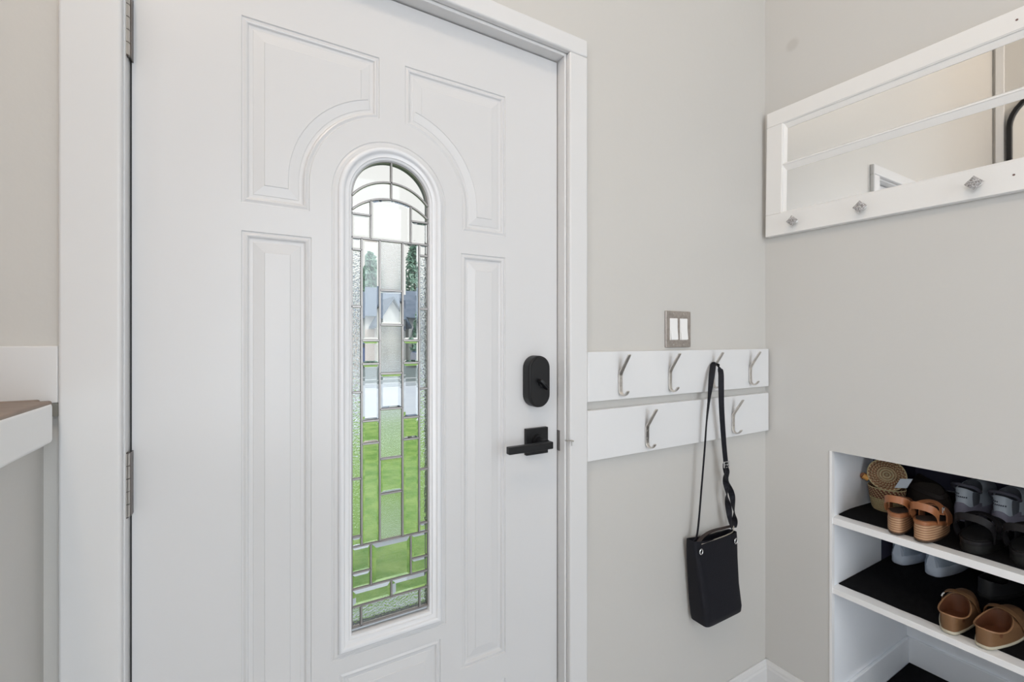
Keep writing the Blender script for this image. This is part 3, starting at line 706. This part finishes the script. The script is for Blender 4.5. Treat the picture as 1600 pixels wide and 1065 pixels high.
def sandal(label, loc, rot, L, W, h0, h1, sole, strap, outs, heel_h, group, bw=.022, heel_pts=None, metal=True, cat='sandal', ankle=True):
    r = thing('sandal', label, cat, loc, rot, group); n = 44
    def width(u): return W / 2 * (.78 + .22 * math.sin(min(1, u / .65) * math.pi / 2)) * (1 if u < .7 else 1 - .35 * ((u - .7) / .3) ** 2)
    def outl(g, zf):
        P = []
        for i in range(n):
            t = 2 * math.pi * i / n; u = .5 - .5 * math.cos(t); s = math.sin(t)
            P.append((u * L - math.cos(t) * g, math.copysign(abs(s) ** .6, s) * (width(u) + g), zf(u)))
        return P
    top = lambda u: h0 + (h1 - h0) * (3 * u * u - 2 * u ** 3)
    bm = bmesh.new(); rings(bm, [outl(-.001, lambda u: 0), outl(0, lambda u: .0025), outl(0, lambda u: .006)], cap0=True, cap1=True); obj('outsole', bm, outs, r, smooth=True)
    bm = bmesh.new(); rings(bm, [outl(-.001, lambda u: .006), outl(-.0005, lambda u: top(u) * .5 + .003), outl(-.002, lambda u: top(u) - .010)], cap0=True, cap1=True); obj('wedge', bm, sole, r, smooth=True)
    bm = bmesh.new(); rings(bm, [outl(.0003, lambda u: top(u) - .0105), outl(.0012, lambda u: top(u) - .006), outl(.0002, lambda u: top(u) - .001), outl(-.006, lambda u: top(u) + .001)], cap0=True, cap1=True); obj('footbed', bm, strap, r, smooth=True)
    bm = bmesh.new(); rings(bm, [outl(-.0045, lambda u: top(u) + .0002), outl(-.005, lambda u: top(u) + .0018)], cap0=True, cap1=True); obj('insole', bm, INS if strap is TAN else INS2, r, smooth=True)
    w2 = W / 2
    bm = bmesh.new(); hp = heel_pts or [(.052, w2 * .84, h0 - .004), (.038, w2 * .93, h0 + heel_h * .40), (.020, w2 * .80, h0 + heel_h * .80), (.008, w2 * .35, h0 + heel_h), (.008, -w2 * .35, h0 + heel_h), (.020, -w2 * .80, h0 + heel_h * .80), (.038, -w2 * .93, h0 + heel_h * .40), (.052, -w2 * .84, h0 - .004)]
    P = bez(hp, 7); sweep(bm, P, [Vector((.25, 0, 1))] * len(P), bw, .0035); obj('heel_strap', bm, strap, r, bevel=.001)
    bm = bmesh.new(); zt_ = h0 + (h1 - h0) * .8
    P = bez([(L * .66, w2 * .98, zt_ - .006), (L * .66, w2 * .92, zt_ + .022), (L * .65, w2 * .45, zt_ + .042), (L * .65, -w2 * .45, zt_ + .042), (L * .66, -w2 * .92, zt_ + .022), (L * .66, -w2 * .98, zt_ - .006)], 7)
    sweep(bm, P, [Vector((1, 0, -.2))] * len(P), .050, .0035); obj('toe_strap', bm, strap, r, bevel=.001)
    if not ankle: return r
    # ankle strap
    bm = bmesh.new(); P = bez([(.060, w2 * .98, h0 + heel_h * .40), (.085, w2 * .85, h0 + heel_h * .65), (.105, w2 * .3, h0 + heel_h * .85), (.105, -w2 * .3, h0 + heel_h * .85), (.085, -w2 * .85, h0 + heel_h * .65), (.060, -w2 * .98, h0 + heel_h * .40)], 7)
    sweep(bm, P, [Vector((1, 0, .4))] * len(P), .014, .003); obj('ankle_strap', bm, strap, r, bevel=.001)
    if metal:
        bm = bmesh.new(); c = Vector((.072, -w2 * .96, h0 + heel_h * .62)); cr = [c + Vector((a, -.002, b)) for a, b in ((-.006, -.009), (.006, -.009), (.006, .009), (-.006, .009), (-.006, -.009))]
        for a, b in zip(cr, cr[1:]): cyl(bm, a, b, .0014, n=8)
        obj('buckle', bm, CHROME, r, smooth=True)
    return r
sandal('tan leather wedge sandal beside the basket, left of the pair', (1.657, .586, .7220), .20, .205, .061, .062, .030, WEDGE, TAN, DBROWN, .040, 'pair of tan wedge sandals', bw=.021, ankle=False)
sandal('tan leather wedge sandal beside the basket, right of the pair', (1.657, .528, .7220), .05, .205, .064, .060, .030, WEDGE, TAN, DBROWN, .040, 'pair of tan wedge sandals', bw=.021)
sandal('black strappy sandal on the top shelf, left of the pair', (1.690, .433, .7215), .02, .24, .084, .034, .024, BSOLE, BSTRAP, BSOLE, .060, 'pair of black sandals', bw=.020, metal=False)
sandal('black strappy sandal on the top shelf, right of the pair', (1.705, .342, .7215), -.02, .24, .084, .034, .024, BSOLE, BSTRAP, BSOLE, .060, 'pair of black sandals', bw=.020, metal=False)
# dark ankle boots, lying toe to the side against the back of the top shelf
DBOOT = mat('dark_brown_suede', (.016, .010, .006), .8, bump=(200, .3, .002))
r = thing('slouch_bag', 'dark brown slouchy bag lying behind the sandals next to the basket', 'bag', (2.035, .622, .7215))
bm = bmesh.new(); rs = []
for k in range(9):
    t = k / 8; z = .080 * t; a = .062 * (1 - .25 * t ** 2); b = .046 * (1 - .35 * t); rs.append([(b * math.copysign(abs(math.cos(q)) ** .7, math.cos(q)) + .006 * math.sin(3 * q + 4 * t), a * math.copysign(abs(math.sin(q)) ** .6, math.sin(q)), z + (.016 * math.sin(q * 2 + .6) * t) + (.014 * math.sin(q) * t)) for q in [2 * math.pi * i / 36 for i in range(36)]])
rings(bm, rs, cap0=True, cap1=True); obj('body', bm, DBOOT, r, smooth=True)
bm = bmesh.new(); P = bez([(-.030, .055, .070), (-.046, .045, .076), (-.052, .0, .062), (-.048, -.04, .054), (-.036, -.055, .066)], 8); sweep(bm, P, [Vector((0, 0, 1))] * len(P), .014, .003); obj('strap', bm, mat('very_dark_leather', (.018, .012, .010), .6), r)
bm = bmesh.new(); cyl(bm, (-.040, .056, .068), (-.048, .056, .068), .006, n=14); obj('stud', bm, CHROME, r, smooth=True)
# black shoe at the right end of the middle shelf, dark against the liner
build_shoe('black_shoe', 'black flat shoe at the back of the middle shelf, behind the brown shoes', (1.98, .475, .4915), -.1, .25, .085, mat('matte_black_leather', (.014, .014, .015), .6), BSOLE, BSOLE, .012, .060, .060, .004, .13, .060)

# basket with coiled lid
COIL = mat('woven_straw', (.36, .26, .13), .75)
n_, l_, b_ = nodes(COIL); tc = n_.new('ShaderNodeTexCoord')
def weave(m, red, straw, zsplit, flat=False):
    n_, l_, b_ = nodes(m); tc = n_.new('ShaderNodeTexCoord')
    sep = n_.new('ShaderNodeSeparateXYZ'); l_.new(tc.outputs['Object'], sep.inputs[0])
    at = n_.new('ShaderNodeMath'); at.operation = 'ARCTAN2'; l_.new(sep.outputs[1], at.inputs[0]); l_.new(sep.outputs[0], at.inputs[1])
    rad = n_.new('ShaderNodeVectorMath'); rad.operation = 'LENGTH'
    cmb = n_.new('ShaderNodeCombineXYZ'); l_.new(sep.outputs[0], cmb.inputs[0]); l_.new(sep.outputs[1], cmb.inputs[1]); l_.new(cmb.outputs[0], rad.inputs[0])
    src = rad.outputs['Value'] if flat else sep.outputs[2]
    def math_(op, a, b):
        k = n_.new('ShaderNodeMath'); k.operation = op
        for i, v in enumerate((a, b)):
            if isinstance(v, (int, float)): k.inputs[i].default_value = v
            else: l_.new(v, k.inputs[i])
        return k.outputs[0]
    row = math_('SINE', math_('MULTIPLY', src, 2 * math.pi / (.0095 if flat else .0062)), 0)
    st = math_('SINE', math_('ADD', math_('MULTIPLY', at.outputs[0], 26), math_('MULTIPLY', math_('FLOOR', math_('DIVIDE', src, .0062), 0), 2.1)), 0)
    msk = math_('GREATER_THAN', src, zsplit)
    k1 = math_('MULTIPLY', msk, math_('GREATER_THAN', st, -.35))
    if flat: k1 = math_('MULTIPLY', math_('MAXIMUM', k1, math_('MULTIPLY', math_('LESS_THAN', row, -.1), .75)), .9)
    mx = n_.new('ShaderNodeMix'); mx.data_type = 'RGBA'; mx.inputs[6].default_value = (*straw, 1); mx.inputs[7].default_value = (*red, 1); l_.new(k1, mx.inputs[0])
    l_.new(mx.outputs[2], b_.inputs['Base Color'])
    bp = n_.new('ShaderNodeBump'); bp.inputs['Strength'].default_value = .9; bp.inputs['Distance'].default_value = .0025
    l_.new(math_('ADD', row, math_('MULTIPLY', st, .35)), bp.inputs['Height']); l_.new(bp.outputs[0], b_.inputs['Normal'])
weave(COIL, (.20, .065, .035), (.55, .42, .22), .054)
COILL = mat('woven_straw_lid', (.36, .26, .13), .75); weave(COILL, (.27, .11, .05), (.62, .50, .29), .030, True)
def basket():
    r = thing('lidded_basket', 'small round woven straw basket with its coiled lid open on the top shelf', 'basket', (1.876, .686, .7215), -1.0)
    r.scale = (.82, .82, .82)
    bm = bmesh.new(); N = 48
    def cr(R, z): return [(R * math.cos(2 * math.pi * i / N), R * math.sin(2 * math.pi * i / N), z) for i in range(N)]
    rs = [cr(.036, .001), cr(.0450, .002)]
    for k in range(25): t = k / 24; rs.append(cr(.046 + .0165 * t ** .6 + .0008 * math.sin(t * 12 * math.pi * 2 / 1.0), .004 + .090 * t))
    rs += [cr(.0590, .0945), cr(.0570, .086), cr(.043, .006)]
    rings(bm, rs, cap0=True, cap1=True); obj('body', bm, COIL, r, smooth=True)
    STRAWE = mat('straw_edge', (.50, .40, .22), .7)
    bm = bmesh.new(); P = [Vector(p) for p in cr(.0610, .0950)]; P.append(P[0]); tube(bm, P, .0022, 8); obj('rim', bm, STRAWE, r, smooth=True)
    # the lid stands open, its outside facing forward
    lid = root('lid'); bpy.data.objects.remove(lid)
    M = Matrix.Translation((.004, .012, 0)) @ Matrix.Identity(4)
    bm = bmesh.new(); rs = []
    for k in range(22):
        t = k / 21; rs.append(cr(.0015 + .061 * t, .010 - .009 * t ** 2 + .0006 * math.sin(t * 60)))
    for k in range(6): t = 1 - k / 5; rs.append(cr(.0015 + .060 * t, .004 - .009 * t ** 2 + .001))
    rings(bm, rs, cap0=True, cap1=True); lo = obj('lid', bm, COILL, r, smooth=True)
    # local frame: after rotz -1.0 the viewer lies towards world (-.94,-.35)
    ang = math.atan2(-.345, -.938) + 1.0
    lo.rotation_euler = (0, math.radians(74), ang); lo.location = (.012 * math.cos(ang) , .012 * math.sin(ang) - .0, .1480)
    bm = bmesh.new(); P = [Vector(p) for p in cr(.0625, .001)]; P.append(P[0]); tube(bm, P, .0023, 8); obj('lid_rim', bm, STRAWE, lo, smooth=True)
    # little wooden toggle on a leather loop at the left, paper tag at the right
    left = Vector((math.cos(ang - math.pi / 2), math.sin(ang - math.pi / 2), 0)); vw = Vector((math.cos(ang), math.sin(ang), 0))
    if left.dot(Vector((math.cos(-1.0), math.sin(-1.0), 0))) and False: pass
    wl = Matrix.Rotation(-1.0, 3, 'Z') @ left
    if wl.y < 0: left = -left
    bm = bmesh.new(); c = left * .072 + vw * .005 + Vector((0, 0, .128))
    tube(bm, bez([c + left * -.012 + Vector((0, 0, -.014)), c + left * -.012, c + Vector((0, 0, .008)) + left * .004, c + left * .010 + Vector((0, 0, -.002)), c + Vector((0, 0, -.012)) + left * .004], 8), .0058, 8); obj('leather_loop', bm, mat('loop_leather', (.22, .08, .03), .5), r, smooth=True)
    bm = bmesh.new(); c = c + vw * .006 + left * -.004 + Vector((0, 0, -.004)); cyl(bm, c + left * .009 + Vector((0, 0, .006)), c - left * .009 - Vector((0, 0, .004)), .0105, .0115, 14); obj('toggle', bm, mat('amber_wood', (.62, .30, .07), .5), r, smooth=True)
    bm = bmesh.new(); c = -left * .052 + vw * .050 + Vector((0, 0, .132)); a = -left + Vector((0, 0, .42)) * 1; a.normalize(); b = Vector((0, 0, 1)) * .9 - left * .42; b.normalize()
    a = (-left * .9 + Vector((0, 0, .15))).normalized(); b = (Vector((0, 0, 1)) - left * .45).normalized()
    q = [c - a * .019 - b * .022, c + a * .019 - b * .022, c + a * .019 + b * .022, c - a * .019 + b * .022]
    rings(bm, [[p + vw * .0004 for p in q], [p - vw * .0004 for p in q]], cap0=True, cap1=True); obj('paper_tag', bm, mat('pale_card', (.50, .55, .60), .7), r)
basket()

# ---------------------------------------------------------------- the rest of the room (partly seen in the mirror) with an added back window
bm = bmesh.new()
for zz, rr in ((0, .10),): pass
r = thing('ceiling_lamp', 'round frosted ceiling lamp above the entry', 'lamp', (CL[0], CL[1], CZ))
bm = bmesh.new(); cyl(bm, (0, 0, 0), (0, 0, -.025), .17, .17, 40); obj('base', bm, NICKEL, r, smooth=True)
bm = bmesh.new(); rs = []
for k in range(8): a = math.pi / 2 * k / 7; rs.append([(.155 * math.cos(a) * math.cos(2 * math.pi * i / 40) + 1e-4 * math.cos(2 * math.pi * i / 40), .155 * math.cos(a) * math.sin(2 * math.pi * i / 40) + 1e-4 * math.sin(2 * math.pi * i / 40), -.025 - .055 * math.sin(a)) for i in range(40)])
rings(bm, rs, cap1=True); obj('shade', bm, mat('frosted_glow', (.9, .85, .75), .5, emit=((1, .88, .72), 1.5)), r, smooth=True)
bm = bmesh.new(); box(bm, -.4, 1.5, YB - .06, YB - .05, .35, 3.1)
w1 = struct(root('fill_window_1'))  # unseen window, added behind the camera to carry fill light
obj('pane', bm, mat('fill_window_glow', (.9, .95, 1), .3, emit=((.86, .93, 1), 1.3)), w1)
bm = bmesh.new()
for a in ((-.4, -.34, .35, 3.1), (1.44, 1.5, .35, 3.1), (.52, .58, .35, 3.1), (-.4, 1.5, .35, .41), (-.4, 1.5, 3.04, 3.1), (-.4, 1.5, 2.05, 2.10)): box(bm, a[0], a[1], YB - .05, YB - .005, a[2], a[3])
obj('fill_window_frame', bm, TRIMW, w1)
# left wall corner: white casing and a black rounded mirror
struct(obj('trim_4', boxbm(XL, XL + .018, .915, .955, 1.291, CZ), TRIMW, bevel=.003))
r = thing('rounded_mirror', 'tall black-framed mirror with rounded corners on the upper landing wall', 'mirror', (XL, .60, 2.34))
def rr_ring(hy, hz, rad, x, n=8):
    P = []
    for cy, cz, a0 in ((hy - rad, hz - rad, 0), (-hy + rad, hz - rad, 90), (-hy + rad, -hz + rad, 180), (hy - rad, -hz + rad, 270)):
        for i in range(n + 1): a = math.radians(a0 + 90 * i / n); P.append((x, cy + rad * math.cos(a), cz + rad * math.sin(a)))
    return P
bm = bmesh.new(); rings(bm, [rr_ring(.305, .52, .20, 0), rr_ring(.305, .52, .20, .024), rr_ring(.282, .497, .177, .024), rr_ring(.282, .497, .177, .008)]); obj('frame', bm, BLACKM, r)
bm = bmesh.new(); rings(bm, [rr_ring(.284, .499, .177, .004), rr_ring(.284, .499, .177, .009)], cap0=True, cap1=True); obj('mirror_glass', bm, MIRROR, r)

# ---------------------------------------------------------------- outdoors
GZ = -.32
GRASS = mat('grass', (.12, .28, .035), .9, noise=(5.0, (.26, .42, .10), 10), bump=(30, .5, .05))
CONC = mat('pale_concrete', (.47, .53, .63), .85, noise=(.6, (.54, .60, .68), 6)); ASPH = mat('asphalt', (.10, .14, .15), .85, noise=(1.5, (.14, .18, .20), 5))
struct(obj('lawn', boxbm(-20, 40, 1.8, 9.2, GZ - .2, GZ), GRASS)); struct(obj('driveway', boxbm(-20, 40, 9.2, 15.6, GZ - .2, GZ + .005), CONC))
struct(obj('street', boxbm(-30, 50, 15.6, 27, GZ - .2, GZ + .01), ASPH)); struct(obj('far_lawn', boxbm(-40, 60, 27, 70, GZ - .2, GZ + .02), mat('far_ground', (.50, .50, .48), .9)))
struct(obj('front_step', boxbm(-.6, 1.3, 1.12, 2.3, GZ, -.03), CONC, bevel=.01))
struct(obj('street_kerb', (lambda b: [box(b, -30, 50, y, y + .35, GZ, GZ + h) for y, h in ((15.6, .12), (18.4, .025), (26.6, .14))] and b)(bmesh.new()), mat('kerb_concrete', (.42, .46, .50), .85)))
STUC = mat('white_siding', (.78, .79, .78), .7); STUC2 = mat('pale_siding', (.64, .68, .70), .7); ROOF = mat('slate_roof', (.12, .17, .25), .8, noise=(2, (.17, .22, .31), 5)); WINM = mat('dark_window', (.05, .07, .09), .15); DOORB = mat('garage_door', (.70, .60, .54), .6)
def gable(bm, x0, x1, y0, y1, z0, zr, over=.35, axis='x'):
    if axis == 'x':   # ridge along x
        ym = (y0 + y1) / 2; a = [(x0 - over, y0 - over, z0), (x0 - over, y1 + over, z0), (x0 - over, ym, zr)]; b = [(x1 + over, y, z) for _, y, z in a]
    else:
        xm = (x0 + x1) / 2; a = [(x0 - over, y0 - over, z0), (x1 + over, y0 - over, z0), (xm, y0 - over, zr)]; b = [(x, y1 + over, z) for x, _, z in a]
    rings(bm, [a, b], cap0=True, cap1=True)
def house(label, x0, x1, y0, wallm, garage, bays):
    r = thing('house', label, 'house', ((x0 + x1) / 2, y0, GZ)); o = Vector((-(x0 + x1) / 2, -y0, -GZ))
    def P(name, bm, m, parent=r):
        bmesh.ops.translate(bm, verts=bm.verts[:], vec=o); return obj(name, bm, m, parent)
    P('walls', boxbm(x0, x1, y0, y0 + 8, GZ, 2.9), wallm)
    bm = bmesh.new(); gable(bm, x0, x1, y0, y0 + 8, 2.85, 5.2); P('roof', bm, ROOF)
    for bx0, bx1, zr in bays:
        P('front_bay', boxbm(bx0, bx1, y0 - 1.4, y0 + 1, GZ, 2.6), wallm)
        bm = bmesh.new(); xm = (bx0 + bx1) / 2; rings(bm, [[(bx0, y, 2.6), (bx1, y, 2.6), (xm, y, zr - .15)] for y in (y0 - 1.4, y0 + 1)], cap0=True, cap1=True); P('gable_wall', bm, wallm)
        bm = bmesh.new()
        for s in (-1, 1):
            xe = bx0 - .35 if s < 0 else bx1 + .35; ze = 2.6 - .35 * (zr - 2.6) / ((bx1 - bx0) / 2)
            rings(bm, [[(xe, y, ze), (xm, y, zr), (xm, y, zr + .16), (xe, y, ze + .16)] for y in (y0 - 1.75, y0 + 3.4)], cap0=True, cap1=True)
        P('gable_roof', bm, ROOF)
        P('window', boxbm(xm - .42, xm - .22, y0 - 1.44, y0 - 1.38, .7, 1.9), WINM)
    if garage: P('garage_door', boxbm(garage[0], garage[1], y0 - .06, y0, GZ, 2.0), DOORB)
    P('door', boxbm(x1 - 1.6, x1 - .8, y0 - .06, y0, GZ, 1.9), WINM)
house('pale house with slate roof and a front gable, left across the street', -2, 8.9, 30, STUC, (4.2, 7.0), [(7.0, 8.6, 3.9), (0, 2.6, 4.2)])
house('white house with slate roof and steep front gable, right across the street', 9.6, 20, 31, STUC2, (13.5, 16.5), [(10.2, 12.0, 4.6), (17, 19.2, 4.4)])
LEAF = mat('tree_foliage', (.12, .27, .20), .8, noise=(1.2, (.32, .50, .42), 4)); BARK = mat('bark', (.16, .12, .09), .9)
def tree(label, x, y, h, rad, seed, n=2100):
    rnd = random.Random(seed); r = thing('tree', label, 'tree', (x, y, GZ), group=None)
    bm = bmesh.new(); cyl(bm, (0, 0, 0), (0, 0, h * .8), .16, .05, 10); obj('trunk', bm, BARK, r, smooth=True)
    bm = bmesh.new()
    for i in range(n):
        a = rnd.uniform(0, 2 * math.pi); t = rnd.random() ** .7; z = h * (.18 + .82 * t); R = rad * (1 - t) ** .55 * (.35 + .65 * rnd.random()) * (.8 + .35 * math.sin(5 * a + 9 * t))
        c = Vector((R * math.cos(a), R * math.sin(a), z)); s = rnd.uniform(.13, .28)
        u = Vector((rnd.gauss(0, 1), rnd.gauss(0, 1), rnd.gauss(0, 1))).normalized(); v = u.orthogonal().normalized()
        bm.faces.new([bm.verts.new(c + u * s * p + v * s * q) for p, q in ((-1, 0), (0, -.6), (1, 0), (0, .6))])
    obj('foliage', bm, LEAF, r)
for i, (lb, x, y, h, rad) in enumerate((('loose green tree rising over the left house roof', 9.4, 42, 9.6, 2.6), ('tall narrow green tree over the right house', 14.2, 44, 11.5, 2.3), ('broad green tree at the far right behind the houses', 20.5, 46, 9.5, 2.6), ('low bushy tree in the gap between the two houses', 9.3, 27.6, 3.6, .55), ('tall leafy tree over the left end of the left house', 3.2, 44, 9.5, 2.2))): tree(lb, x, y, h, rad, i + 3)
# parked cars at the far kerb
def car(label, x, y, m, L=4.4):
    r = thing('car', label, 'car', (x, y, GZ)); bm = bmesh.new()
    pr = [(-L / 2, .35), (-L / 2, .85), (-L / 2 + .15, .95), (-L * .28, 1.0), (-L * .16, 1.45), (L * .18, 1.48), (L * .33, 1.0), (L / 2 - .1, .85), (L / 2, .6), (L / 2, .35)]
    rings(bm, [[(a, s * (.82 if z < 1.05 else .66), z) for a, z in pr] for s in (-1, 1)], cap0=True, cap1=True); obj('body', bm, m, r, bevel=.04)
    bm = bmesh.new(); rings(bm, [[(a, s * .76, z) for a, z in ((-L * .245, 1.03), (-L * .145, 1.38), (L * .165, 1.40), (L * .285, 1.03))] for s in (-1, 1)], cap0=True, cap1=True); obj('side_windows', bm, WINM, r)
    for a in (-L * .31, L * .31):
        for s in (-1, 1):
            bm = bmesh.new(); cyl(bm, (a, s * .60, .32), (a, s * .84, .32), .32, n=24); obj('wheel', bm, BSOLE, r, smooth=True)
car('blue parked car across the street, outside the right house', 10.6, 26.0, mat('blue_car_paint', (.05, .11, .30), .25, coat=1.0))
